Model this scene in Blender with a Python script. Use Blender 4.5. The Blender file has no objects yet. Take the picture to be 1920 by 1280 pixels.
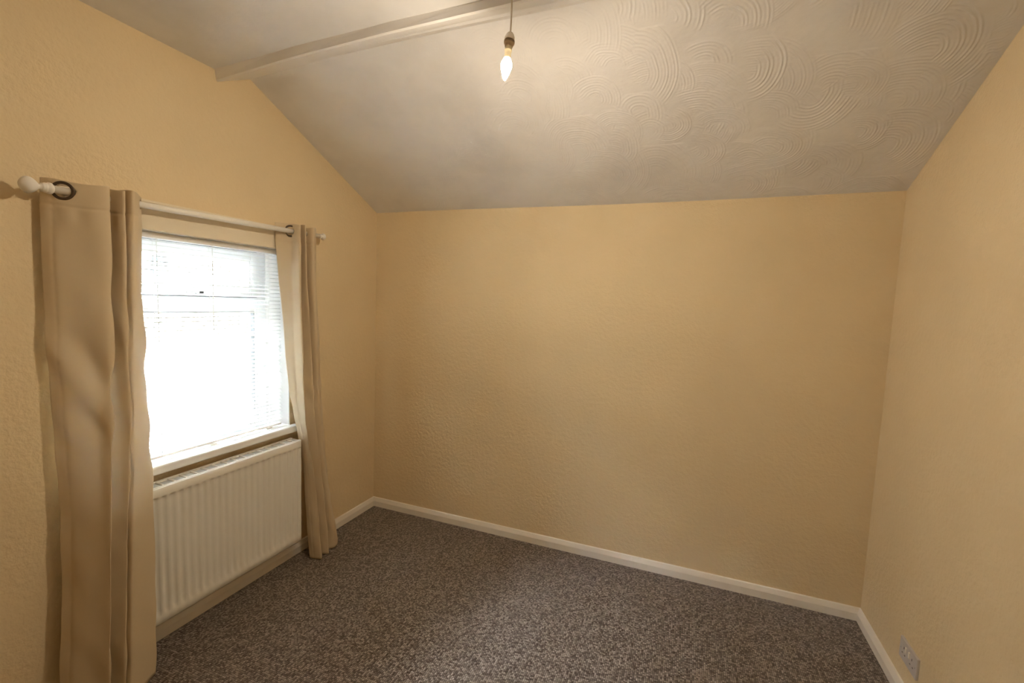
import bpy, bmesh, math, random
import numpy as np
from mathutils import Vector, Matrix, noise

random.seed(7)
rng = np.random.default_rng(11)
sc = bpy.context.scene
COL = sc.collection

# ------------------------------------------------------------------ camera
CAM = Vector((2.0809, -2.6758, 1.5351))
YAW, PITCH, ROLL, FPX = 0.36654, -0.08634, 0.03827, 848.03
fwd = Vector((-math.sin(YAW) * math.cos(PITCH), math.cos(YAW) * math.cos(PITCH), math.sin(PITCH)))
rgt = Vector((math.cos(YAW), math.sin(YAW), 0))
upv = rgt.cross(fwd)
r2 = rgt * math.cos(ROLL) + upv * math.sin(ROLL)
u2 = -rgt * math.sin(ROLL) + upv * math.cos(ROLL)
cam_data = bpy.data.cameras.new('camera')
cam = bpy.data.objects.new('camera', cam_data)
COL.objects.link(cam)
cam_data.sensor_fit = 'HORIZONTAL'
cam_data.sensor_width = 36.0
cam_data.lens = FPX / 1920 * 36.0
cam_data.clip_start = 0.05
M = Matrix((r2, u2, -fwd)).transposed().to_4x4()
M.translation = CAM
cam.matrix_world = M
sc.camera = cam

# ------------------------------------------------------------------ world, exposure
SKY_STRENGTH = 180.0
BULB_STRENGTH = 7600.0
BULB_COLOR = (1.0, 0.83, 0.60)
world = bpy.data.worlds.new('overcast_sky')
sc.world = world
world.use_nodes = True
wn = world.node_tree
wn.nodes.clear()
wo = wn.nodes.new('ShaderNodeOutputWorld')
wb = wn.nodes.new('ShaderNodeBackground')
wb.inputs[0].default_value = (0.86, 0.94, 1.0, 1)
wb.inputs[1].default_value = SKY_STRENGTH
wn.links.new(wb.outputs[0], wo.inputs[0])
SUN_STRENGTH = 30.0
sun_data = bpy.data.lights.new('sun', 'SUN')
sun_data.energy = SUN_STRENGTH
sun_data.angle = math.radians(4)
sun_data.color = (1.0, 0.98, 0.95)
sun = bpy.data.objects.new('sun', sun_data)      # stands behind this house and lights the house opposite
COL.objects.link(sun)
sun.location = (6, 2, 9)
sun.rotation_euler = Vector((-0.72, 0.25, -0.65)).to_track_quat('-Z', 'Y').to_euler()
sc.view_settings.view_transform = 'Standard'
sc.view_settings.look = 'None'
sc.view_settings.gamma = 1.0
sc.view_settings.use_curve_mapping = False
sc.view_settings.exposure = 0.06
sc.cycles.use_denoising = True
sc.cycles.max_bounces = 10
sc.cycles.diffuse_bounces = 6
sc.cycles.transparent_max_bounces = 24
sc.cycles.sample_clamp_indirect = 0.0
sc.cycles.caustics_reflective = False
sc.cycles.caustics_refractive = False

# ------------------------------------------------------------------ helpers
def tag(o, label=None, cat=None, group=None, kind=None):
    for k, v in (('label', label), ('category', cat), ('group', group), ('kind', kind)):
        if v:
            o[k] = v
    return o

def root(name, loc, label=None, cat=None, kind=None, group=None):
    o = bpy.data.objects.new(name, None)
    COL.objects.link(o)
    o.location = loc
    o.empty_display_size = 0.05
    return tag(o, label, cat, group, kind)

def link_mesh(name, me, mat, parent=None, smooth=False):
    if mat is not None and not me.materials:
        me.materials.append(mat)
    if smooth:
        me.polygons.foreach_set('use_smooth', [True] * len(me.polygons))
    o = bpy.data.objects.new(name, me)
    COL.objects.link(o)
    if parent is not None:
        o.parent = parent
        p = parent.location.copy()
        q = parent
        while q.parent is not None:
            q = q.parent
            p = p + q.location
        o.location = -p          # meshes are written in room coordinates
    return o

def from_py(name, verts, faces, mat, parent=None, smooth=False):
    me = bpy.data.meshes.new(name)
    me.from_pydata([tuple(v) for v in verts], [], [tuple(f) for f in faces])
    me.update()
    return link_mesh(name, me, mat, parent, smooth)

def from_bm(name, bm, mat, parent=None, smooth=False):
    bmesh.ops.recalc_face_normals(bm, faces=bm.faces)
    me = bpy.data.meshes.new(name)
    bm.to_mesh(me)
    bm.free()
    return link_mesh(name, me, mat, parent, smooth)

def add_box(bm, a, b, bevel=0.0, segs=2):
    x0, y0, z0 = (min(a[i], b[i]) for i in range(3))
    x1, y1, z1 = (max(a[i], b[i]) for i in range(3))
    vs = [bm.verts.new(c) for c in ((x0, y0, z0), (x1, y0, z0), (x1, y1, z0), (x0, y1, z0),
                                    (x0, y0, z1), (x1, y0, z1), (x1, y1, z1), (x0, y1, z1))]
    fs = [bm.faces.new([vs[i] for i in f]) for f in ((0, 3, 2, 1), (4, 5, 6, 7), (0, 1, 5, 4),
                                                     (1, 2, 6, 5), (2, 3, 7, 6), (3, 0, 4, 7))]
    if bevel > 0:
        es = list({e for f in fs for e in f.edges})
        bmesh.ops.bevel(bm, geom=es, offset=bevel, segments=segs, profile=0.5, affect='EDGES')

def box(name, a, b, mat, parent=None, bevel=0.0):
    bm = bmesh.new()
    add_box(bm, a, b, bevel)
    return from_bm(name, bm, mat, parent)

def lathe(name, profile, origin, axis, mat, parent=None, seg=32, cap=True):
    """profile: list of (distance along axis, radius)"""
    ax = Vector(axis).normalized()
    t = Vector((0, 0, 1)) if abs(ax.z) < 0.9 else Vector((1, 0, 0))
    e1 = ax.cross(t).normalized()
    e2 = ax.cross(e1)
    O = Vector(origin)
    verts, faces = [], []
    n = len(profile)
    for s, r in profile:
        for k in range(seg):
            a = 2 * math.pi * k / seg
            verts.append(O + ax * s + (e1 * math.cos(a) + e2 * math.sin(a)) * max(r, 1e-5))
    for i in range(n - 1):
        for k in range(seg):
            k2 = (k + 1) % seg
            faces.append((i * seg + k, i * seg + k2, (i + 1) * seg + k2, (i + 1) * seg + k))
    if cap:
        faces.append(tuple(range(seg - 1, -1, -1)))
        faces.append(tuple((n - 1) * seg + k for k in range(seg)))
    bm = bmesh.new()
    bv = [bm.verts.new(v) for v in verts]
    for f in faces:
        try:
            bm.faces.new([bv[i] for i in f])
        except ValueError:
            pass
    bmesh.ops.remove_doubles(bm, verts=bm.verts, dist=2e-5)
    return from_bm(name, bm, mat, parent, smooth=True)

def prism(name, poly, axis, a0, a1, mat, parent=None):
    """extrude a 2-D polygon: axis 0 -> poly is (y,z); axis 1 -> poly is (x,z)"""
    def P(q, a):
        return (a, q[0], q[1]) if axis == 0 else (q[0], a, q[1])
    bm = bmesh.new()
    A = [bm.verts.new(P(q, a0)) for q in poly]
    B = [bm.verts.new(P(q, a1)) for q in poly]
    bm.faces.new(A)
    bm.faces.new(B[::-1])
    n = len(poly)
    for i in range(n):
        bm.faces.new([A[i], A[(i + 1) % n], B[(i + 1) % n], B[i]])
    return from_bm(name, bm, mat, parent)

# ------------------------------------------------------------------ materials
def material(name, color, rough=0.6, spec=0.5, metal=0.0):
    m = bpy.data.materials.new(name)
    m.use_nodes = True
    b = m.node_tree.nodes['Principled BSDF']
    b.inputs['Base Color'].default_value = (*color, 1)
    b.inputs['Roughness'].default_value = rough
    b.inputs['Specular IOR Level'].default_value = spec
    b.inputs['Metallic'].default_value = metal
    return m

def nodes_of(m):
    nt = m.node_tree
    return nt, nt.nodes['Principled BSDF']

def obj_coords(nt, scale=(1, 1, 1)):
    tc = nt.nodes.new('ShaderNodeTexCoord')
    mp = nt.nodes.new('ShaderNodeMapping')
    mp.inputs['Scale'].default_value = scale
    nt.links.new(tc.outputs['Object'], mp.inputs['Vector'])
    return mp.outputs['Vector']

def noise_node(nt, vec, scale, detail=3.0, rough=0.5):
    n = nt.nodes.new('ShaderNodeTexNoise')
    n.inputs['Scale'].default_value = scale
    n.inputs['Detail'].default_value = detail
    n.inputs['Roughness'].default_value = rough
    nt.links.new(vec, n.inputs['Vector'])
    return n.outputs['Fac']

def math_node(nt, op, a, b):
    n = nt.nodes.new('ShaderNodeMath')
    n.operation = op
    for i, v in enumerate((a, b)):
        if isinstance(v, (int, float)):
            n.inputs[i].default_value = v
        else:
            nt.links.new(v, n.inputs[i])
    return n.outputs[0]

def bump(nt, bsdf, height, strength, dist):
    n = nt.nodes.new('ShaderNodeBump')
    n.inputs['Strength'].default_value = strength
    n.inputs['Distance'].default_value = dist
    nt.links.new(height, n.inputs['Height'])
    nt.links.new(n.outputs[0], bsdf.inputs['Normal'])

def ramp(nt, fac, stops):
    n = nt.nodes.new('ShaderNodeValToRGB')
    el = n.color_ramp.elements
    while len(el) < len(stops):
        el.new(0.5)
    for e, (p, c) in zip(el, stops):
        e.position = p
        e.color = (*c, 1)
    nt.links.new(fac, n.inputs[0])
    return n.outputs[0]

WALL_C = (0.75, 0.613, 0.402)
def wall_material():
    m = material('cream_textured_wallpaper', WALL_C, 0.75, 0.25)
    nt, b = nodes_of(m)
    v = obj_coords(nt)
    h = math_node(nt, 'ADD', noise_node(nt, v, 48, 2.0), math_node(nt, 'MULTIPLY', noise_node(nt, v, 120, 2.0), 0.4))
    bump(nt, b, h, 0.6, 0.006)
    c = ramp(nt, noise_node(nt, v, 1.7, 3.0), [(0.3, tuple(x * 0.95 for x in WALL_C)), (0.7, tuple(min(1, x * 1.03) for x in WALL_C))])
    nt.links.new(c, b.inputs['Base Color'])
    return m

def plaster_material():
    base = (0.80, 0.77, 0.72)
    m = material('white_artex_paint', base, 0.8, 0.2)
    nt, b = nodes_of(m)
    v = obj_coords(nt)
    c = ramp(nt, noise_node(nt, v, 2.3, 4.0, 0.55), [(0.28, (0.67, 0.665, 0.67)), (0.5, (0.76, 0.755, 0.765)), (0.72, (0.81, 0.805, 0.81))])
    nt.links.new(c, b.inputs['Base Color'])
    bump(nt, b, noise_node(nt, v, 38, 3.0), 0.3, 0.004)
    return m

def carpet_material():
    m = material('brown_loop_carpet', (0.2, 0.16, 0.13), 0.95, 0.1)
    nt, b = nodes_of(m)
    v = obj_coords(nt)
    vo = nt.nodes.new('ShaderNodeTexVoronoi')
    b.inputs['Sheen Weight'].default_value = 0.5
    b.inputs['Sheen Roughness'].default_value = 0.35
    vo.inputs['Scale'].default_value = 128
    vo.inputs['Randomness'].default_value = 0.27
    nt.links.new(v, vo.inputs['Vector'])
    sep = nt.nodes.new('ShaderNodeSeparateColor')
    nt.links.new(vo.outputs['Color'], sep.inputs[0])
    soft = noise_node(nt, v, 30, 4.0, 0.7)
    f = math_node(nt, 'ADD', math_node(nt, 'MULTIPLY', sep.outputs[0], 0.55), math_node(nt, 'MULTIPLY', soft, 0.40))
    c = ramp(nt, f, [(0.2, (0.115, 0.091, 0.077)), (0.5, (0.245, 0.202, 0.175)), (0.85, (0.48, 0.41, 0.36))])
    gap = nt.nodes.new('ShaderNodeMapRange')
    gap.inputs['From Min'].default_value = 0.25
    gap.inputs['From Max'].default_value = 0.62
    gap.inputs['To Min'].default_value = 1.0
    gap.inputs['To Max'].default_value = 0.38
    nt.links.new(vo.outputs['Distance'], gap.inputs['Value'])
    mx = nt.nodes.new('ShaderNodeMix')
    mx.data_type = 'RGBA'
    mx.blend_type = 'MULTIPLY'
    mx.inputs['Factor'].default_value = 1.0
    nt.links.new(c, mx.inputs['A'])
    comb = nt.nodes.new('ShaderNodeCombineColor')
    for i in range(3):
        nt.links.new(gap.outputs[0], comb.inputs[i])
    nt.links.new(comb.outputs[0], mx.inputs['B'])
    nt.links.new(mx.outputs['Result'], b.inputs['Base Color'])
    bump(nt, b, math_node(nt, 'SUBTRACT', 1.0, vo.outputs['Distance']), 0.7, 0.004)
    return m

def fabric_material():
    m = material('cream_curtain_cloth', (0.75, 0.62, 0.43), 0.7, 0.3)
    nt, b = nodes_of(m)
    b.inputs['Sheen Weight'].default_value = 0.15
    v = obj_coords(nt, (1, 1, 0.35))
    bump(nt, b, noise_node(nt, v, 420, 2.0), 0.15, 0.001)
    tr = nt.nodes.new('ShaderNodeBsdfTranslucent')
    tr.inputs[0].default_value = (0.78, 0.73, 0.64, 1)
    mx = nt.nodes.new('ShaderNodeMixShader')
    mx.inputs[0].default_value = 0.28
    out = nt.nodes['Material Output']
    nt.links.new(b.outputs[0], mx.inputs[1])
    nt.links.new(tr.outputs[0], mx.inputs[2])
    nt.links.new(mx.outputs[0], out.inputs[0])
    return m

def glass_material():
    m = bpy.data.materials.new('window_glass')
    m.use_nodes = True
    nt = m.node_tree
    nt.nodes.clear()
    out = nt.nodes.new('ShaderNodeOutputMaterial')
    t = nt.nodes.new('ShaderNodeBsdfTransparent')
    t.inputs[0].default_value = (0.95, 0.97, 0.97, 1)
    g = nt.nodes.new('ShaderNodeBsdfGlossy')
    g.inputs['Roughness'].default_value = 0.02
    f = nt.nodes.new('ShaderNodeFresnel')
    f.inputs[0].default_value = 1.45
    mx = nt.nodes.new('ShaderNodeMixShader')
    nt.links.new(f.outputs[0], mx.inputs[0])
    nt.links.new(t.outputs[0], mx.inputs[1])
    nt.links.new(g.outputs[0], mx.inputs[2])
    nt.links.new(mx.outputs[0], out.inputs[0])
    return m

def emission_material(name, color, strength):
    m = bpy.data.materials.new(name)
    m.use_nodes = True
    nt = m.node_tree
    nt.nodes.clear()
    out = nt.nodes.new('ShaderNodeOutputMaterial')
    e = nt.nodes.new('ShaderNodeEmission')
    e.inputs[0].default_value = (*color, 1)
    e.inputs[1].default_value = strength
    nt.links.new(e.outputs[0], out.inputs[0])
    return m

def slat_material():
    m = material('white_blind_slat', (0.86, 0.86, 0.85), 0.4, 0.4)
    return m

def facade_material():
    m = material('weathered_dark_stone', (0.7, 0.69, 0.67), 0.85, 0.2)
    nt, b = nodes_of(m)
    tc = nt.nodes.new('ShaderNodeTexCoord')
    mp = nt.nodes.new('ShaderNodeMapping')
    mp.inputs['Rotation'].default_value = (0, math.radians(90), math.radians(90))
    nt.links.new(tc.outputs['Object'], mp.inputs['Vector'])
    br = nt.nodes.new('ShaderNodeTexBrick')
    br.inputs['Color1'].default_value = (0.075, 0.073, 0.069, 1)
    br.inputs['Color2'].default_value = (0.052, 0.049, 0.045, 1)
    br.inputs['Mortar'].default_value = (0.032, 0.031, 0.03, 1)
    br.inputs['Scale'].default_value = 1.0
    br.inputs['Brick Width'].default_value = 0.45
    br.inputs['Row Height'].default_value = 0.15
    br.inputs['Mortar Size'].default_value = 0.012
    nt.links.new(mp.outputs[0], br.inputs['Vector'])
    nt.links.new(br.outputs['Color'], b.inputs['Base Color'])
    return m

M_wall = wall_material()
M_plaster = plaster_material()
M_carpet = carpet_material()
M_fabric = fabric_material()
M_glass = glass_material()
M_reveal = material('white_reveal_paint', (0.82, 0.81, 0.79), 0.6, 0.3)
M_slat = slat_material()
M_gloss = material('white_gloss_woodwork', (0.80, 0.76, 0.70), 0.35, 0.5)
M_pvc = material('white_plastic_frame', (0.86, 0.87, 0.88), 0.3, 0.5)
M_board = material('cream_painted_board', (0.78, 0.70, 0.56), 0.45, 0.4)
M_rad = material('white_radiator_enamel', (0.80, 0.785, 0.74), 0.35, 0.5)
M_litfin = material('lit_fin_light_grey', (0.50, 0.515, 0.51), 0.5, 0.3)  # light on the fin tops, put into a plain grey
M_raddark = material('grey_convector_fins', (0.45, 0.46, 0.46), 0.5, 0.4)
M_pole = material('cream_painted_pole', (0.84, 0.82, 0.78), 0.28, 0.5)
M_bronze = material('dark_bronze_eyelet', (0.10, 0.075, 0.055), 0.35, 0.6, 0.75)
M_beam = material('white_beam_paint', (0.83, 0.825, 0.83), 0.55, 0.4)
M_cord = material('white_cord', (0.8, 0.8, 0.78), 0.8, 0.2)
M_flex = material('white_lamp_flex', (0.62, 0.55, 0.47), 0.5, 0.4)
M_holder = material('white_lampholder_plastic', (0.80, 0.75, 0.70), 0.35, 0.5)
M_skirt = material('brown_lampholder_ring', (0.16, 0.105, 0.055), 0.4, 0.5)
M_cap = material('cream_lamp_cap', (0.80, 0.70, 0.48), 0.4, 0.5)
M_bulb = emission_material('glowing_bulb_glass', BULB_COLOR, BULB_STRENGTH)
M_bulb_top = emission_material('glowing_bulb_shoulder', BULB_COLOR, BULB_STRENGTH * 0.01)
M_socket = material('white_socket_plastic', (0.56, 0.52, 0.52), 0.35, 0.5)
M_rocker = material('white_rocker_plastic', (0.82, 0.78, 0.72), 0.3, 0.5)
M_hole = material('dark_slot', (0.06, 0.05, 0.05), 0.6, 0.3)
M_screw = material('steel_screw', (0.5, 0.5, 0.5), 0.3, 0.5, 1.0)
M_black = material('black_window_catch', (0.04, 0.04, 0.045), 0.4, 0.5)
M_seal = material('grey_rubber_seal', (0.30, 0.31, 0.33), 0.6, 0.3)
M_facade = facade_material()
M_darkpane = material('dark_far_pane', (0.012, 0.018, 0.02), 0.6, 0.08)
M_slate = material('grey_roof_slate', (0.25, 0.27, 0.30), 0.7, 0.3)
M_road = material('grey_yard_paving', (0.45, 0.45, 0.44), 0.9, 0.2)

# ------------------------------------------------------------------ the room
W, H, SL = 2.997, 2.12, 0.464      # room width, far wall height, slope of the ceiling
ZF = 2.54                          # flat ceiling
YB = -3.35                         # near wall behind the camera
TOP = 2.72
OY0, OY1, OZ0, OZ1 = -1.69, -0.755, 0.752, 1.79   # window opening in the left wall

def structure(o):
    o['kind'] = 'structure'
    return o

structure(box('floor', (-0.3, YB - 0.2, -0.12), (W + 0.2, 0.2, 0.0), M_carpet))
structure(box('wall_far', (-0.3, 0.0, -0.1), (W + 0.2, 0.2, 2.2), M_wall))
structure(box('wall_right', (W, YB - 0.2, -0.1), (W + 0.2, 0.0, TOP), M_wall))
structure(box('wall_near', (0.0, YB - 0.2, -0.1), (W, YB, TOP), M_wall))
bm = bmesh.new()
add_box(bm, (-0.3, YB - 0.2, -0.1), (0, OY0, TOP))
add_box(bm, (-0.3, OY1, -0.1), (0, 0, TOP))
add_box(bm, (-0.3, OY0, -0.1), (0, OY1, OZ0))
add_box(bm, (-0.3, OY0, OZ1), (0, OY1, TOP))
structure(from_bm('wall_left', bm, M_wall))

# ceiling: artex swirls combed into the slope, one sheet with the flat part
def artex(nx, ny, lx, ly):
    """height field of overlapping combed fans, metres"""
    X, Y = np.meshgrid(np.linspace(0, lx, nx), np.linspace(0, ly, ny), indexing='ij')
    Z = np.zeros_like(X)
    dx, dy = lx / (nx - 1), ly / (ny - 1)
    n = 300
    for k in range(n):
        cx, cy = rng.uniform(-0.1, lx + 0.1), rng.uniform(-0.1, ly + 0.1)
        R = rng.uniform(0.11, 0.22)
        th = rng.normal(0.55, 0.55)
        half = rng.uniform(0.9, 1.7)
        lam = rng.uniform(0.0095, 0.0150)
        amp = rng.uniform(0.45, 1.25) * 0.0016
        i0, i1 = max(0, int((cx - R) / dx)), min(nx, int((cx + R) / dx) + 2)
        j0, j1 = max(0, int((cy - R) / dy)), min(ny, int((cy + R) / dy) + 2)
        if i1 <= i0 or j1 <= j0:
            continue
        x, y = X[i0:i1, j0:j1] - cx, Y[i0:i1, j0:j1] - cy
        sq = rng.uniform(0.75, 1.2)
        r = np.sqrt(x * x + (y * sq) ** 2)
        a = np.arctan2(y, x) - th
        a = (a + np.pi) % (2 * np.pi) - np.pi
        wob = 0.007 * np.sin(1.7 * a + rng.uniform(0, 6)) + 0.0012 * np.sin(5 * a + rng.uniform(0, 6))
        rr = r + wob
        ph = rng.uniform(0, 6.28)
        base = np.sin(2 * np.pi * rr / lam + ph)
        jag = 0.6 + 0.4 * np.sin(rr / lam * 2.1 + ph * 2)
        ridge = (np.maximum(base, -0.25) ** 1) * jag
        m = np.clip((R - r) / 0.02, 0, 1) * np.clip((r - 0.18 * R) / 0.02, 0, 1)
        m = m * np.clip((half - np.abs(a)) / 0.35, 0, 1)
        Z[i0:i1, j0:j1] = Z[i0:i1, j0:j1] * (1 - m) + m * (amp * ridge + 0.0015 * (r / R))
    fx = np.clip((X - 0.9) / 1.1, 0, 1)
    fx = fx * fx * (3 - 2 * fx)
    Z *= 0.22 + 0.78 * fx
    edge = np.minimum(np.clip(X / 0.03, 0, 1), np.clip((lx - X) / 0.03, 0, 1)) * np.clip(Y / 0.03, 0, 1)
    return X, Y, Z * edge

def build_ceiling():
    L = 1.085 / math.cos(math.atan(SL))
    nx, ny = 1110, 430
    X, Y, Z = artex(nx, ny, W, L)
    ca, sa = math.cos(math.atan(SL)), math.sin(math.atan(SL))
    # along the slope: (-y, +z) = (ca, sa); the normal into the room: (0,-sa,-ca)
    wy = -Y * ca - Z * sa
    wz = H + Y * sa - Z * ca
    # old plaster: a slightly wavering foot where it meets the far wall
    wz += 0.004 * np.sin(X * 2.3 + 0.6) * np.exp(-Y / 0.25)
    V = np.stack([X, wy, wz], -1).reshape(-1, 3)
    idx = np.arange(nx * ny).reshape(nx, ny)
    F = np.stack([idx[:-1, :-1], idx[:-1, 1:], idx[1:, 1:], idx[1:, :-1]], -1).reshape(-1, 4)
    b0 = len(V)
    yj = -1.12
    V2 = [(0, yj, ZF), (W, yj, ZF), (W, YB, ZF), (0, YB, ZF)]
    e0, e1 = idx[0, -1], idx[-1, -1]
    nV = len(V) + 4
    me = bpy.data.meshes.new('ceiling')
    allV = np.vstack([V, np.array(V2)])
    me.vertices.add(nV)
    me.vertices.foreach_set('co', allV.astype(np.float32).ravel())
    extra = [(b0, b0 + 1, b0 + 2, b0 + 3), (int(e0), b0, b0 + 1, int(e1))]
    nf = len(F) + len(extra)
    loops = np.concatenate([F.ravel(), np.array(extra).ravel()]).astype(np.int32)
    me.loops.add(nf * 4)
    me.loops.foreach_set('vertex_index', loops)
    me.polygons.add(nf)
    me.polygons.foreach_set('loop_start', np.arange(nf, dtype=np.int32) * 4)
    sm = np.ones(nf, dtype=bool)
    sm[-2:] = False
    me.polygons.foreach_set('use_smooth', sm)
    me.update(calc_edges=True)
    me.validate()
    return structure(link_mesh('ceiling', me, M_plaster))
build_ceiling()

# the boxed purlin between slope and flat ceiling
def build_beam():
    st = [(0.0, -0.985, -1.160, 2.490, -1.168), (0.5, -1.010, -1.205, 2.492, -1.200), (1.0, -1.02, -1.232, 2.492, -1.218),
          (1.5, -1.022, -1.245, 2.492, -1.222), (W, -1.03, -1.25, 2.492, -1.225)]
    bm = bmesh.new()
    rings = []
    for x, ya, yb, zb, yc in st:
        rings.append([bm.verts.new(p) for p in ((x, ya, H - SL * ya), (x, yb + 0.006, zb + 0.001), (x, yb, zb + 0.006), (x, yc, ZF + 0.01), (x, yc + 0.05, ZF + 0.1), (x, ya - 0.01, H - SL * ya + 0.05))])
    for A, B in zip(rings[:-1], rings[1:]):
        for i in range(6):
            bm.faces.new([A[i], A[(i + 1) % 6], B[(i + 1) % 6], B[i]])
    bm.faces.new(rings[0])
    bm.faces.new(rings[-1][::-1])
    return structure(from_bm('trim_1', bm, M_beam))
build_beam()

# skirting boards: chamfered top, one run per wall
BT, BH = 0.018, 0.064
prof = [(0, -0.02), (BT, -0.02), (BT, BH * 0.60), (BT * 0.85, BH * 0.70), (BT * 0.45, BH * 0.95), (0, BH)]
def skirting(name, p0, p1, n):
    """p0->p1 along the wall, n points into the room; ends are mitred"""
    p0, p1, n = Vector(p0), Vector(p1), Vector(n)
    d = (p1 - p0).normalized()
    bm = bmesh.new()
    A = [bm.verts.new(p0 + n * t + d * t + Vector((0, 0, z))) for t, z in prof]
    B = [bm.verts.new(p1 + n * t - d * t + Vector((0, 0, z))) for t, z in prof]
    bm.faces.new(A)
    bm.faces.new(B[::-1])
    for i in range(len(prof)):
        j = (i + 1) % len(prof)
        bm.faces.new([A[i], A[j], B[j], B[i]])
    return structure(from_bm(name, bm, M_gloss))
skirting('baseboard_far', (0, 0, 0), (W, 0, 0), (0, -1, 0))
skirting('baseboard_left', (0, YB, 0), (0, 0, 0), (1, 0, 0))
skirting('baseboard_right', (W, 0, 0), (W, YB, 0), (-1, 0, 0))
skirting('baseboard_near', (W, YB, 0), (0, YB, 0), (0, 1, 0))

# painted board over the window
bm = bmesh.new()
add_box(bm, (-0.004, -1.75, 1.772), (0.022, -0.775, 1.884), 0.004)
add_box(bm, (-0.004, -1.75, 1.880), (0.028, -0.775, 1.890), 0.002)
structure(from_bm('trim_2', bm, M_board))

# ------------------------------------------------------------------ window
win = root('window_1', (-0.2, -1.22, 0.79), kind='structure')
FX0, FX1 = -0.245, -0.170
FY0, FY1, FZ0, FZ1 = -1.685, -0.765, 0.792, 1.785
def frame_ring(bm, x0, x1, y0, y1, z0, z1, t, tb=None, bev=0.004):
    tb = tb or t
    add_box(bm, (x0, y0, z0), (x1, y0 + t, z1), bev)
    add_box(bm, (x0, y1 - t, z0), (x1, y1, z1), bev)
    add_box(bm, (x0, y0 + t, z1 - t), (x1, y1 - t, z1), bev)
    add_box(bm, (x0, y0 + t, z0), (x1, y1 - t, z0 + tb), bev)
bm = bmesh.new()
frame_ring(bm, FX0, FX1, FY0, FY1, FZ0, FZ1, 0.055)
from_bm('outer_frame', bm, M_pvc, win)
box('transom', (FX0, FY0 + 0.05, 1.447), (FX1, FY1 - 0.05, 1.505), M_pvc, win, 0.004)
SY0, SY1 = FY0 + 0.058, FY1 - 0.058
bm = bmesh.new()
frame_ring(bm, -0.225, -0.152, SY0, SY1, 1.510, 1.752, 0.045)
sash = from_bm('top_sash', bm, M_pvc, win)
bm = bmesh.new()
frame_ring(bm, -0.210, -0.158, SY0 + 0.043, SY1 - 0.043, 1.553, 1.709, 0.013, bev=0.003)
from_bm('glazing_bead', bm, M_pvc, sash)
bm = bmesh.new()
frame_ring(bm, -0.200, -0.170, SY0 - 0.002, SY1 + 0.002, 1.505, 1.756, 0.006, bev=0)
from_bm('rubber_seal', bm, M_seal, sash)
box('pane', (-0.200, SY0 + 0.04, 1.55), (-0.194, SY1 - 0.04, 1.712), M_glass, sash)
bm = bmesh.new()
frame_ring(bm, -0.215, -0.176, FY0 + 0.05, FY1 - 0.05, FZ0 + 0.05, 1.450, 0.022, bev=0.004)
from_bm('lower_glazing_bead', bm, M_pvc, win)
bm = bmesh.new()
frame_ring(bm, -0.205, -0.1745, FY0 + 0.07, FY1 - 0.07, FZ0 + 0.07, 1.430, 0.0035, bev=0)
from_bm('glazing_gasket', bm, M_seal, win)
box('pane', (-0.200, FY0 + 0.06, FZ0 + 0.06), (-0.194, FY1 - 0.06, 1.44), M_glass, win)
bm = bmesh.new()
add_box(bm, (-0.156, -1.175, 1.517), (-0.140, -1.115, 1.535), 0.003)
hd = from_bm('window_handle', bm, M_pvc, win)
bm = bmesh.new()
add_box(bm, (-0.144, -1.225, 1.521), (-0.130, -1.120, 1.532), 0.004)
from_bm('handle_lever', bm, M_pvc, hd)
box('handle_lock', (-0.142, -1.166, 1.5205), (-0.1285, -1.147, 1.5325), M_black, hd, 0.002)
for a_, b_ in (((-0.246, OY0 - 0.001, 0.79), (-0.003, OY0 + 0.004, OZ1)), ((-0.246, OY1 - 0.004, 0.79), (-0.003, OY1 + 0.001, OZ1)),
               ((-0.169, OY0 + 0.004, 1.7712), (-0.003, OY1 - 0.004, OZ1 + 0.001))):
    box('reveal_lining', a_, b_, M_reveal, win)
# sill board with a rounded nosing
bm = bmesh.new()
add_box(bm, (FX1 - 0.03, OY0, 0.752), (-0.0005, OY1, 0.790))
add_box(bm, (-0.0005, -1.735, 0.752), (0.046, -0.722, 0.790), 0.008, 3)
from_bm('window_sill', bm, M_pvc, win)

# ------------------------------------------------------------------ venetian blind
blind = root('venetian_blind', (-0.035, -1.24, 0.79),
             'white venetian blind with thin open slats lowered over the window', 'blind')
BY0, BY1 = -1.672, -0.788
BXc = -0.036
bm = bmesh.new()
add_box(bm, (BXc - 0.013, BY0, 1.7455), (BXc + 0.013, BY1 - 0.012, 1.7705), 0.002)
hr = from_bm('headrail', bm, M_slat, blind)
box('end_cap', (BXc - 0.0135, BY1 - 0.0125, 1.7450), (BXc + 0.0135, BY1, 1.7710), M_skirt, hr, 0.002)
NS, PITCH_S = 46, 0.0201
sw = 0.0125
tilt = math.radians(10)
prof_s = []
for i in range(5):
    t = -1 + 2 * i / 4
    prof_s.append((t * sw, 0.0016 * (1 - t * t)))
sv, sf = [], []
for side, y in enumerate((BY0 + 0.002, BY1 - 0.003)):
    for off in (0.0, -0.0005):
        for px_, pz in prof_s:
            c, s = math.cos(tilt), math.sin(tilt)
            sv.append((px_ * c + pz * s, y, -px_ * s + (pz + off) * c))
n5 = 5
for i in range(4):
    sf.append((i, i + 1, 10 + i + 1, 10 + i))
    sf.append((5 + i + 1, 5 + i, 15 + i, 15 + i + 1))
sf += [(0, 10, 15, 5), (4, 9, 19, 14), (0, 5, 6, 1), (1, 6, 7, 2), (2, 7, 8, 3), (3, 8, 9, 4),
       (10, 11, 16, 15), (11, 12, 17, 16), (12, 13, 18, 17), (13, 14, 19, 18)]
slat_me = bpy.data.meshes.new('slat')
slat_me.from_pydata(sv, [], sf)
slat_me.materials.append(M_slat)
slat_me.update()
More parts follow.
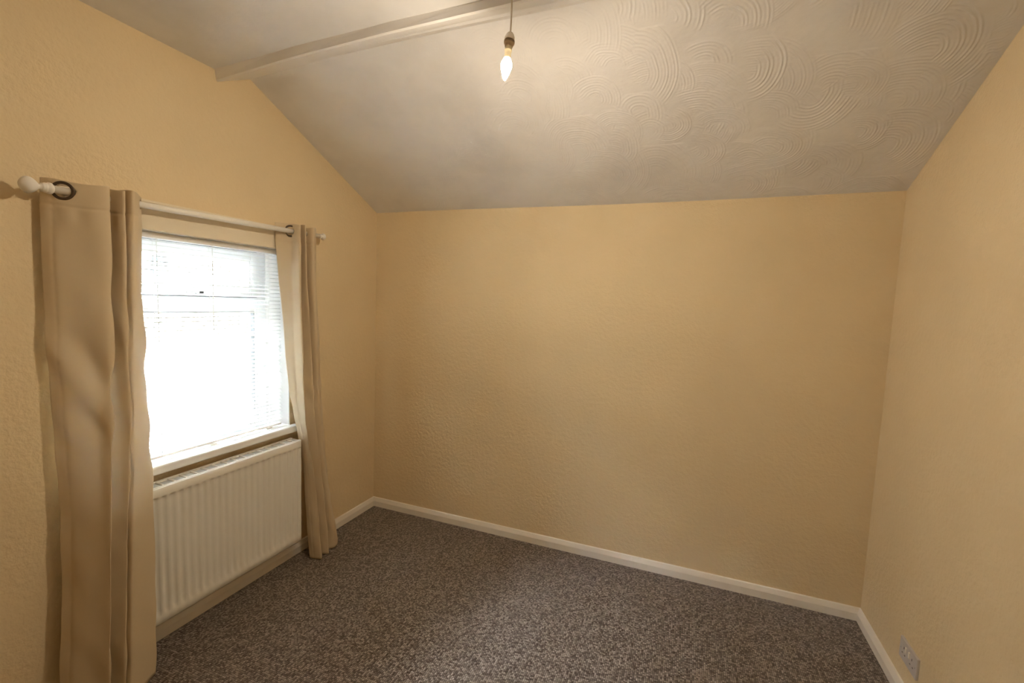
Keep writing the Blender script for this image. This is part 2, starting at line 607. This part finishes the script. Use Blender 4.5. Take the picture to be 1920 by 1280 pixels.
for k in range(NS):
    z = 1.734 - k * PITCH_S
    if z < 0.822:
        break
    o = bpy.data.objects.new('slat', slat_me)
    COL.objects.link(o)
    o.parent = blind
    o.location = Vector((BXc, 0, z)) - blind.location
    o.rotation_euler.x = math.radians(rng.normal(0, 0.06))
bm = bmesh.new()
add_box(bm, (BXc - 0.0125, BY0 + 0.002, 0.7975), (BXc + 0.0125, BY1 - 0.003, 0.8095), 0.003)
br = from_bm('bottom_rail', bm, M_slat, blind)
for y in (-1.185, -0.868):
    bm = bmesh.new()
    add_box(bm, (BXc - 0.008, y - 0.016, 0.790), (BXc + 0.0135, y + 0.016, 0.7985), 0.002)
    from_bm('rail_plug', bm, M_slat, br)
for y in (-1.417, -1.175, -0.868):
    bm = bmesh.new()
    for xx in (BXc - 0.0135, BXc + 0.0135):
        add_box(bm, (xx - 0.0008, y - 0.0008, 0.803), (xx + 0.0008, y + 0.0008, 1.748))
    add_box(bm, (BXc - 0.0008, y + 0.006, 0.803), (BXc + 0.0008, y + 0.0078, 1.748))
    from_bm('ladder_cord', bm, M_cord, blind)

# ------------------------------------------------------------------ curtain pole
def pole_z(y):
    return 1.8534 + (y + 1.77) * 0.0155
PX = 0.08
pole = root('curtain_pole', (0, -1.2, 1.86),
            'cream painted curtain pole with acorn finials above the window', 'curtain pole')
pa, pb = Vector((PX, -1.795, pole_z(-1.795))), Vector((PX, -0.617, pole_z(-0.617)))
axd = (pb - pa)
lathe('rod', [(0, 0.0122), (axd.length, 0.0122)], pa, axd, M_pole, pole, 28)
egg = [(-0.004, 0.0124), (0.0, 0.0175), (0.004, 0.019), (0.009, 0.019), (0.012, 0.016), (0.015, 0.0165), (0.018, 0.0165), (0.021, 0.0145), (0.026, 0.0145)]
for i in range(31):
    t = i / 30
    s = 0.026 + 0.056 * t
    r = max(0.0262 * math.sin(math.pi * t ** 1.3) ** 0.72, 0.0125 * (1 - t / 0.25)) if t < 0.999 else 0.0
    if i > 0:
        r += 0.0007 * (1 if i % 2 else -1) if t < 0.95 else 0
    egg.append((s, max(r, 0)))
lathe('finial', egg, pa, -axd, M_pole, pole, 36)
lathe("finial", [(s * 0.5, r * (0.72 if i > 8 else 0.75)) for i, (s, r) in enumerate(egg)], pb, axd, M_pole, pole, 36)
for y in (-1.735, -0.785):
    bm = bmesh.new()
    z = pole_z(y)
    add_box(bm, (0.0, y - 0.012, z - 0.030), (0.007, y + 0.012, z + 0.03), 0.002)
    add_box(bm, (0.004, y - 0.004, z - 0.006), (PX - 0.012, y + 0.004, z + 0.006), 0.001)
    from_bm('wall_bracket', bm, M_pole, pole)

# ------------------------------------------------------------------ curtains
LEFT = [
    (1.92, [(0.03, -1.8), (0.08, -1.764), (0.14, -1.665), (0.06, -1.653), (0.14, -1.616), (0.06, -1.602), (0.135, -1.586), (0.06, -1.515)]),
    (1.8, [(0.03, -1.805), (0.08, -1.768), (0.142, -1.667), (0.062, -1.655), (0.14, -1.618), (0.062, -1.605), (0.135, -1.589), (0.063, -1.52)]),
    (1.6, [(0.03, -1.808), (0.08, -1.77), (0.145, -1.673), (0.065, -1.66), (0.14, -1.623), (0.065, -1.611), (0.135, -1.595), (0.07, -1.525)]),
    (1.4, [(0.035, -1.81), (0.087, -1.774), (0.158, -1.684), (0.081, -1.673), (0.153, -1.635), (0.081, -1.624), (0.148, -1.607), (0.085, -1.535)]),
    (1.2, [(0.039, -1.807), (0.094, -1.773), (0.171, -1.695), (0.098, -1.688), (0.166, -1.638), (0.098, -1.631), (0.161, -1.618), (0.101, -1.542)]),
    (1.0, [(0.044, -1.804), (0.101, -1.772), (0.184, -1.706), (0.114, -1.703), (0.179, -1.643), (0.114, -1.639), (0.174, -1.63), (0.116, -1.549)]),
    (0.85, [(0.048, -1.802), (0.106, -1.772), (0.194, -1.717), (0.127, -1.714), (0.189, -1.657), (0.127, -1.652), (0.184, -1.641), (0.127, -1.554)]),
    (0.7, [(0.051, -1.802), (0.111, -1.774), (0.201, -1.726), (0.135, -1.723), (0.196, -1.67), (0.136, -1.663), (0.192, -1.652), (0.139, -1.558)]),
    (0.55, [(0.055, -1.806), (0.113, -1.78), (0.204, -1.733), (0.136, -1.729), (0.2, -1.679), (0.139, -1.671), (0.199, -1.663), (0.152, -1.565)]),
    (0.4, [(0.059, -1.811), (0.115, -1.787), (0.207, -1.739), (0.137, -1.734), (0.204, -1.688), (0.142, -1.679), (0.206, -1.674), (0.165, -1.574)]),
    (0.25, [(0.063, -1.823), (0.117, -1.795), (0.21, -1.748), (0.138, -1.742), (0.208, -1.698), (0.145, -1.687), (0.213, -1.684), (0.178, -1.582)]),
    (0.1, [(0.067, -1.833), (0.119, -1.803), (0.213, -1.755), (0.139, -1.749), (0.212, -1.707), (0.148, -1.696), (0.22, -1.694), (0.191, -1.59)]),
    (0.0, [(0.07, -1.838), (0.12, -1.808), (0.215, -1.759), (0.14, -1.752), (0.215, -1.712), (0.15, -1.702), (0.225, -1.7), (0.2, -1.599)]),
]
RIGHT = [
    (1.92, [(0.03, -0.875), (0.08, -0.818), (0.135, -0.807), (0.055, -0.77), (0.135, -0.771), (0.055, -0.727), (0.125, -0.709), (0.065, -0.625)]),
    (1.8, [(0.033, -0.875), (0.083, -0.821), (0.137, -0.809), (0.053, -0.769), (0.135, -0.77), (0.053, -0.725), (0.125, -0.709), (0.063, -0.623)]),
    (1.6, [(0.04, -0.861), (0.09, -0.823), (0.14, -0.811), (0.05, -0.765), (0.135, -0.762), (0.05, -0.717), (0.125, -0.707), (0.06, -0.619)]),
    (1.4, [(0.049, -0.843), (0.095, -0.817), (0.142, -0.805), (0.057, -0.762), (0.136, -0.747), (0.057, -0.708), (0.124, -0.694), (0.06, -0.606)]),
    (1.2, [(0.059, -0.838), (0.099, -0.814), (0.145, -0.799), (0.064, -0.757), (0.137, -0.732), (0.064, -0.697), (0.123, -0.681), (0.06, -0.591)]),
    (1.0, [(0.068, -0.82), (0.104, -0.804), (0.147, -0.793), (0.071, -0.757), (0.139, -0.72), (0.071, -0.693), (0.121, -0.67), (0.06, -0.587)]),
    (0.85, [(0.075, -0.793), (0.108, -0.79), (0.149, -0.785), (0.076, -0.759), (0.139, -0.712), (0.076, -0.697), (0.121, -0.655), (0.06, -0.574)]),
    (0.7, [(0.083, -0.767), (0.113, -0.768), (0.153, -0.764), (0.083, -0.744), (0.143, -0.695), (0.083, -0.688), (0.123, -0.642), (0.064, -0.563)]),
    (0.55, [(0.091, -0.748), (0.121, -0.749), (0.161, -0.743), (0.093, -0.722), (0.152, -0.678), (0.093, -0.668), (0.133, -0.632), (0.076, -0.559)]),
    (0.4, [(0.099, -0.742), (0.129, -0.74), (0.169, -0.728), (0.103, -0.71), (0.161, -0.667), (0.103, -0.653), (0.143, -0.621), (0.088, -0.55)]),
    (0.25, [(0.107, -0.739), (0.137, -0.737), (0.177, -0.722), (0.113, -0.702), (0.17, -0.658), (0.113, -0.643), (0.153, -0.605), (0.1, -0.534)]),
    (0.1, [(0.115, -0.733), (0.145, -0.73), (0.185, -0.715), (0.123, -0.697), (0.179, -0.651), (0.123, -0.637), (0.163, -0.588), (0.112, -0.509)]),
    (0.0, [(0.12, -0.727), (0.15, -0.724), (0.19, -0.711), (0.13, -0.696), (0.185, -0.649), (0.13, -0.636), (0.17, -0.583), (0.12, -0.496)]),
]

def catmull(P, m):
    """centripetal Catmull-Rom through 2-D points, m samples, near uniform"""
    P = np.array(P, float)
    P = np.vstack([2 * P[0] - P[1], P, 2 * P[-1] - P[-2]])
    out = []
    for i in range(1, len(P) - 2):
        p0, p1, p2, p3 = P[i - 1], P[i], P[i + 1], P[i + 2]
        t0 = 0
        t1 = t0 + max(np.linalg.norm(p1 - p0), 1e-6) ** 0.5
        t2 = t1 + max(np.linalg.norm(p2 - p1), 1e-6) ** 0.5
        t3 = t2 + max(np.linalg.norm(p3 - p2), 1e-6) ** 0.5
        for t in np.linspace(t1, t2, 40, endpoint=False):
            A1 = (t1 - t) / (t1 - t0) * p0 + (t - t0) / (t1 - t0) * p1
            A2 = (t2 - t) / (t2 - t1) * p1 + (t - t1) / (t2 - t1) * p2
            A3 = (t3 - t) / (t3 - t2) * p2 + (t - t2) / (t3 - t2) * p3
            B1 = (t2 - t) / (t2 - t0) * A1 + (t - t0) / (t2 - t0) * A2
            B2 = (t3 - t) / (t3 - t1) * A2 + (t - t1) / (t3 - t1) * A3
            out.append((t2 - t) / (t2 - t1) * B1 + (t - t1) / (t2 - t1) * B2)
    out.append(P[-2])
    out = np.array(out)
    # resample so that each control span keeps a fixed share of the columns
    spans = len(P) - 3
    d = np.r_[0, np.cumsum(np.linalg.norm(np.diff(out, axis=0), axis=1))]
    return out, d

def build_curtain(table, label, seed, ring_span, wave):
    r = np.random.default_rng(seed)
    levels = sorted(table, key=lambda t: t[0])
    zs = np.array([t[0] for t in levels])
    ctrl = np.array([t[1] for t in levels])          # level, point, xy
    nC = 220
    # rows as a fraction of the height, finer around the pole
    zt = np.concatenate([np.linspace(0.006, 1.78, 118, endpoint=False), np.linspace(1.78, 1.8, 5, endpoint=False),
                         np.linspace(1.8, 1.888, 24)])
    shares = None
    rows = []
    for z in zt:
        P = np.stack([[np.interp(z, zs, ctrl[:, i, k]) for k in range(2)] for i in range(ctrl.shape[1])])
        out, d = catmull(P, nC)
        if shares is None:
            kd = d[::40] / d[-1]
            shares = kd
        # fixed column parameter: same share of columns per span on every row
        u = np.linspace(0, 1, nC)
        ks = d[::40]
        dd = np.interp(u, shares, ks)
        x = np.interp(dd, d, out[:, 0])
        y = np.interp(dd, d, out[:, 1])
        rows.append(np.stack([x, y, np.full(nC, z)], -1))
    G = np.array(rows)                                # row, col, xyz
    # normals in plan
    T = np.gradient(G[:, :, :2], axis=1)
    Tn = T / (np.linalg.norm(T, axis=2, keepdims=True) + 1e-9)
    Nn = np.stack([Tn[..., 1], -Tn[..., 0]], -1)
    s = np.cumsum(np.r_[0, np.linalg.norm(np.diff(G[60, :, :2], axis=0), axis=1)])
    S = np.broadcast_to(s, G.shape[:2])
    Z = G[..., 2]
    w = np.zeros_like(Z)
    for k in range(11):                                # soft diagonal creases
        ang = r.uniform(0.35, 0.8)
        lam = r.uniform(0.09, 0.2)
        z0, wz = r.uniform(0.1, 1.7), r.uniform(0.12, 0.3)
        w += wave * r.uniform(0.4, 0.9) * np.sin(2 * np.pi * (S * math.cos(ang) + Z * math.sin(ang)) / lam + r.uniform(0, 6)) * np.exp(-((Z - z0) / wz) ** 2)
    fadeT = np.clip((1.80 - Z) / 0.08, 0.15, 1)
    w = w * fadeT
    w += 0.0022 * np.sin(S / 0.05 + 3 * np.sin(Z * 2.2)) * np.clip((1.5 - Z) / 0.5, 0, 1) * 0.5
    w += wave * np.sin(2 * np.pi * S / 0.16 + 1.3 * np.sin(Z * 3.1 + seed)) * np.clip((1.84 - Z) / 0.2, 0.25, 1) * np.clip(S / 0.05, 0, 1)
    # heading and hem seams
    for zz in (1.803, 0.105):
        w += -0.0016 * np.exp(-((Z - zz) / 0.0045) ** 2)
    # gathers under the heading seam
    w += 0.0022 * np.sin(S / 0.0095) * np.exp(-((Z - 1.775) / 0.035) ** 2)
    # the stitched side hem puckers
    side = np.exp(-((S - 0.035) / 0.006) ** 2)
    w += -0.0012 * side + 0.0011 * side * np.sin(Z * 2 * np.pi / 0.022)
    G[:, :, 0] += Nn[..., 0] * w
    G[:, :, 1] += Nn[..., 1] * w
    # the heading follows the pole, the top edge wavers
    f = np.clip((Z - 1.6) / 0.288, 0, 1)
    G[:, :, 2] += f * (pole_z(G[:, :, 1]) - 1.8534 + 0.005 * np.sin(S * 31 + 1.0))
    nR = len(zt)
    V = G.reshape(-1, 3)
    idx = np.arange(nR * nC).reshape(nR, nC)
    faces = []
    cross = []
    Rh = 0.0212
    for i in range(nR - 1):
        for j in range(nC - 1):
            q = (idx[i, j], idx[i, j + 1], idx[i + 1, j + 1], idx[i + 1, j])
            if zt[i] > 1.75:
                c = V[list(q)].mean(0)
                if math.hypot(c[0] - PX, c[2] - pole_z(c[1])) < (Rh if j < ring_span[1] * nC else 0.0175):
                    continue
            faces.append(tuple(int(a) for a in q))
    base = Vector((PX, float(G[0, :, 1].mean()), 0.0))
    rt = root('curtain', base, label, 'curtain')
    fab = from_py('fabric', V, faces, M_fabric, rt, smooth=True)
    so = fab.modifiers.new('thickness', 'SOLIDIFY')
    so.thickness = 0.0018
    so.offset = 0
    # eyelets: where the sheet meets the pole axis
    ri = int(np.argmin(np.abs(zt - 1.8534)))
    row = G[ri]
    for j in range(nC - 1):
        if (row[j, 0] - PX) * (row[j + 1, 0] - PX) <= 0:
            u = j / nC
            if not (ring_span[0] <= u <= ring_span[1]):
                continue
            t = (PX - row[j, 0]) / (row[j + 1, 0] - row[j, 0] + 1e-9)
            y = row[j, 1] + t * (row[j + 1, 1] - row[j, 1])
            nrm = Vector((Nn[ri, j, 0], Nn[ri, j, 1], 0))
            nrm = (nrm + Vector((0, math.copysign(0.2 if abs(nrm.y) < 0.62 else 0.0, nrm.y), 0))).normalized()
            c = Vector((PX, y, pole_z(y)))
            lathe('eyelet', [(-0.002, 0.0226), (-0.0025, 0.0300), (-0.0015, 0.0318), (0.0015, 0.0318), (0.0028, 0.0300), (0.0035, 0.0265), (0.002, 0.0226), (-0.002, 0.0226)],
                  c, nrm, M_bronze, rt, 36, cap=False)
    return rt

build_curtain(LEFT, 'cream eyelet curtain nearest the camera, left of the window, broad flat panel', 3, (0, 0.35), 0.004)
build_curtain(RIGHT, 'narrow gathered cream curtain right of the window beside the far wall corner', 5, (0, 0.25), 0.002)

# ------------------------------------------------------------------ radiator
RY0, RY1, RZ0, RZ1 = -1.680, -0.778, 0.135, 0.722
RXF, RXB = 0.112, 0.030
rad = root('radiator', (0.07, -1.28, RZ0), 'white ribbed panel radiator with top grille under the window', 'radiator')
def rib_panel(name, xf, sgn, parent):
    n_r, pit = 27, (RY1 - RY0) / 27
    ys = []
    for k in range(n_r):
        for q in (0.0, 0.12, 0.24, 0.36, 0.5, 0.64, 0.76, 0.88):
            ys.append(RY0 + (k + q) * pit)
    ys.append(RY1)
    zz = [RZ0, RZ0 + 0.004, RZ0 + 0.034, RZ0 + 0.039, RZ0 + 0.044, RZ0 + 0.052, RZ0 + 0.06]
    zz += list(np.linspace(RZ0 + 0.1, RZ1 - 0.1, 8)) + [RZ1 - 0.06, RZ1 - 0.052, RZ1 - 0.047, RZ1 - 0.045, RZ1 - 0.042, RZ1 - 0.039, RZ1 - 0.036, RZ1 - 0.004, RZ1]
    V = []
    for z in zz:
        for y in ys:
            u = ((y - RY0) / pit) % 1.0
            g = 0.5 - 0.5 * math.cos(2 * math.pi * u)      # 1 in the middle of the groove
            g = min(1, max(0, (g - 0.3) / 0.45))
            e = min((z - RZ0 - 0.034) / 0.024, (RZ1 - 0.039 - z) / 0.006)
            e = min(1, max(0, e))
            d = 0.0105 * g * e
            if z in (RZ0, RZ1) or y in (RY0, RY1):
                d = 0.006
            V.append((xf - sgn * d, y, z))
    n = len(ys)
    F = [(i * n + j, i * n + j + 1, (i + 1) * n + j + 1, (i + 1) * n + j) for i in range(len(zz) - 1) for j in range(n - 1)]
    if sgn < 0:
        F = [f[::-1] for f in F]
    o = from_py(name, V, F, M_rad, parent, smooth=True)
    m = o.modifiers.new('thickness', 'SOLIDIFY')
    m.thickness = 0.0015
    m.offset = -1
    return o
rib_panel('front_panel', RXF, 1, rad)
box('back_panel', (RXB, RY0, RZ0), (RXB + 0.01, RY1, RZ1), M_rad, rad, 0.003)
for y in (RY0, RY1):
    y0, y1 = (y, y + 0.0015) if y == RY0 else (y - 0.0015, y)
    box('side_panel', (RXB + 0.009, y0, RZ0 + 0.03), (RXF - 0.0065, y1, RZ1 - 0.002), M_rad, rad)
bm = bmesh.new()
GZ = RZ1 - 0.001
add_box(bm, (RXF - 0.018, RY0, GZ - 0.012), (RXF - 0.0075, RY1, GZ + 0.002), 0.001)
add_box(bm, (RXB - 0.001, RY0, GZ - 0.012), (RXB + 0.013, RY1, GZ + 0.002), 0.001)
gr = from_bm('top_grille', bm, M_rad, rad)
y = RY0 + 0.004
k = 0
while y < RY1:
    bm = bmesh.new()
    add_box(bm, (RXB + 0.01, y - 0.003, GZ - 0.008), (RXF - 0.016, y + 0.003, GZ + 0.0015), 0.0006, 1)
    from_bm('grille_bar', bm, M_rad, gr)
    y += 0.0476
bm = bmesh.new()
yy = RY0 + 0.01
while yy < RY1 - 0.012:
    add_box(bm, (RXB + 0.014, yy, RZ0 + 0.05), (RXF - 0.012, yy + 0.0012, GZ - 0.016))
    yy += 0.0125
box('lit_fin_plate', (RXB + 0.012, RY0 + 0.003, GZ - 0.0105), (RXF - 0.0165, RY1 - 0.003, GZ - 0.0045), M_litfin, gr)  # added plate; its light grey stands in for lit fin tops
fins = from_bm('convector_fins', bm, M_raddark, rad)
fins['kind'] = 'stuff'
for y in (-1.62, -0.95):
    bm = bmesh.new()
    add_box(bm, (0.0004, y - 0.02, RZ0 + 0.08), (RXB + 0.001, y + 0.02, RZ1 - 0.08), 0.002)
    from_bm('wall_bracket', bm, M_rad, rad)

# ------------------------------------------------------------------ pendant lamp
KB = 0.963          # lamp size against the drawn profile
ax_top, ax_bot = Vector((1.5218, -1.3332, 2.3511)), Vector((1.5148, -1.3493, 2.2064))
d = (ax_top - ax_bot).normalized()
FT = Vector((1.5178, -1.3211, 2.4518))
lamp = root('pendant_light', (FT.x, FT.y, ZF), 'bare glowing candle bulb hanging on a short flex from the ceiling', 'pendant light')
lathe('ceiling_rose', [(0, 0.048), (0.012, 0.047), (0.022, 0.036), (0.028, 0.014), (0.03, 0.004)], (FT.x - 0.002, FT.y + 0.001, ZF + 0.002), (0, 0, -1), M_holder, lamp, 32)
# flex
def tube(name, pts, rad_, mat, parent, seg=10):
    pts = [Vector(p) for p in pts]
    bm = bmesh.new()
    rings = []
    for i, p in enumerate(pts):
        t = (pts[min(i + 1, len(pts) - 1)] - pts[max(i - 1, 0)]).normalized()
        e1 = t.cross(Vector((1, 0, 0.01))).normalized()
        e2 = t.cross(e1)
        rings.append([bm.verts.new(p + (e1 * math.cos(2 * math.pi * k / seg) + e2 * math.sin(2 * math.pi * k / seg)) * rad_) for k in range(seg)])
    for A, B in zip(rings[:-1], rings[1:]):
        for k in range(seg):
            bm.faces.new([A[k], A[(k + 1) % seg], B[(k + 1) % seg], B[k]])
    bm.faces.new(rings[0])
    bm.faces.new(rings[-1][::-1])
    return from_bm(name, bm, mat, parent, smooth=True)
tube('flex', [(FT.x - 0.002, FT.y + 0.001, ZF - 0.02)] + [(1.5178, -1.3211, 2.4518), (1.5207, -1.3273, 2.4065), (1.5219, -1.3316, 2.3728), (1.5218, -1.3332, 2.3468)], 0.0026, M_flex, lamp)
o0 = ax_bot
def kb(pr):
    return [(s * KB, r * KB) for s, r in pr]
lathe('lamp_holder', kb([(0.1265, 0.0160), (0.130, 0.0163), (0.138, 0.0155), (0.146, 0.0125), (0.151, 0.0085), (0.1535, 0.0045), (0.155, 0.0028)]), o0, d, M_holder, lamp)
lathe('holder_ring', kb([(0.106, 0.0118), (0.108, 0.0128), (0.1155, 0.0138), (0.117, 0.0165), (0.122, 0.0172), (0.1262, 0.0168), (0.1268, 0.0150)]), o0, d, M_skirt, lamp)
blb = lathe('bulb_cap', kb([(0.0690, 0.0106), (0.0740, 0.0101), (0.0850, 0.0101), (0.0945, 0.0108), (0.0950, 0.0116), (0.0985, 0.0116), (0.0990, 0.0110), (0.1070, 0.0110)]), o0, d, M_cap, lamp)
gp = [(0.0, 0.0), (0.0015, 0.0020), (0.004, 0.0037), (0.008, 0.0057), (0.014, 0.0082), (0.021, 0.0110), (0.028, 0.0136), (0.035, 0.0158),
      (0.041, 0.0172), (0.046, 0.0178), (0.050, 0.0178), (0.054, 0.0172), (0.058, 0.0160), (0.062, 0.0143), (0.066, 0.0124), (0.070, 0.0109)]
gl = lathe('bulb_glass', kb(gp), o0, d, M_bulb, blb, 32)
gl.data.materials.append(M_bulb_top)          # the collar half of the lamp shines far weaker
for pl in gl.data.polygons:
    if pl.normal.dot(d) > -0.36:
        pl.material_index = 1

# ------------------------------------------------------------------ double socket on the right wall
SYa, SYb, SZa, SZb = -0.592, -0.446, 0.150, 0.236
skt = root('power_socket', (W, -0.519, SZa), 'white double power socket low on the right wall', 'power socket')
box('plate', (W - 0.0095, SYa, SZa), (W + 0.001, SYb, SZb), M_socket, skt, 0.003)
for i, yc in enumerate((-0.4855, -0.5525)):
    sgn = 1 if i == 0 else -1
    yr = -0.519 + sgn * 0.014
    box('rocker_switch', (W - 0.0135, yr - 0.005, 0.196), (W - 0.008, yr + 0.005, 0.220), M_rocker, skt, 0.0015)
    box('earth_slot', (W - 0.0100, yc - 0.002, 0.200), (W - 0.0090, yc + 0.002, 0.209), M_hole, skt)
    for dy in (-0.011, 0.011):
        box('pin_slot', (W - 0.0100, yc + dy - 0.0035, 0.178), (W - 0.0090, yc + dy + 0.0035, 0.182), M_hole, skt)
    lathe('screw', [(0, 0.0034), (0.0015, 0.0034), (0.002, 0.002)], (W - 0.0088, -0.519 + sgn * 0.060, 0.193), (-1, 0, 0), M_screw, skt, 16)

# ------------------------------------------------------------------ outside: the house opposite and the yard
box('yard', (-9.0, -12, -3.05), (-0.3, 16, -2.9), M_road)['kind'] = 'structure'
house = root('house', (-8.0, 3.5, -2.9), 'stone house front across the yard seen faintly through the blind', 'house')
hb = bmesh.new()
add_box(hb, (-8.0, -9, -2.92), (-7.0, 15, 4.7))
from_bm('house_wall', hb, M_facade, house)
rf = bmesh.new()
add_box(rf, (-7.9, -9.2, 4.65), (-6.75, 15.2, 4.77))
vs = [rf.verts.new(c) for c in ((-6.75, -9.2, 4.77), (-6.75, 15.2, 4.77), (-9.6, 15.2, 6.6), (-9.6, -9.2, 6.6))]
rf.faces.new(vs)
from_bm('roof', rf, M_slate, house)
for y0, y1, z0, z1 in ((4.38, 5.30, -0.2, 1.08), (2.45, 3.02, 1.35, 2.3), (0.2, 1.2, 0.4, 1.9)):
    bm = bmesh.new()
    frame_ring(bm, -7.02, -6.97, y0, y1, z0, z1, 0.07, bev=0)
    f = from_bm('house_window', bm, M_pvc, house)
    box('house_pane', (-7.01, y0 + 0.06, z0 + 0.06), (-6.99, y1 - 0.06, z1 - 0.06), M_darkpane, f)
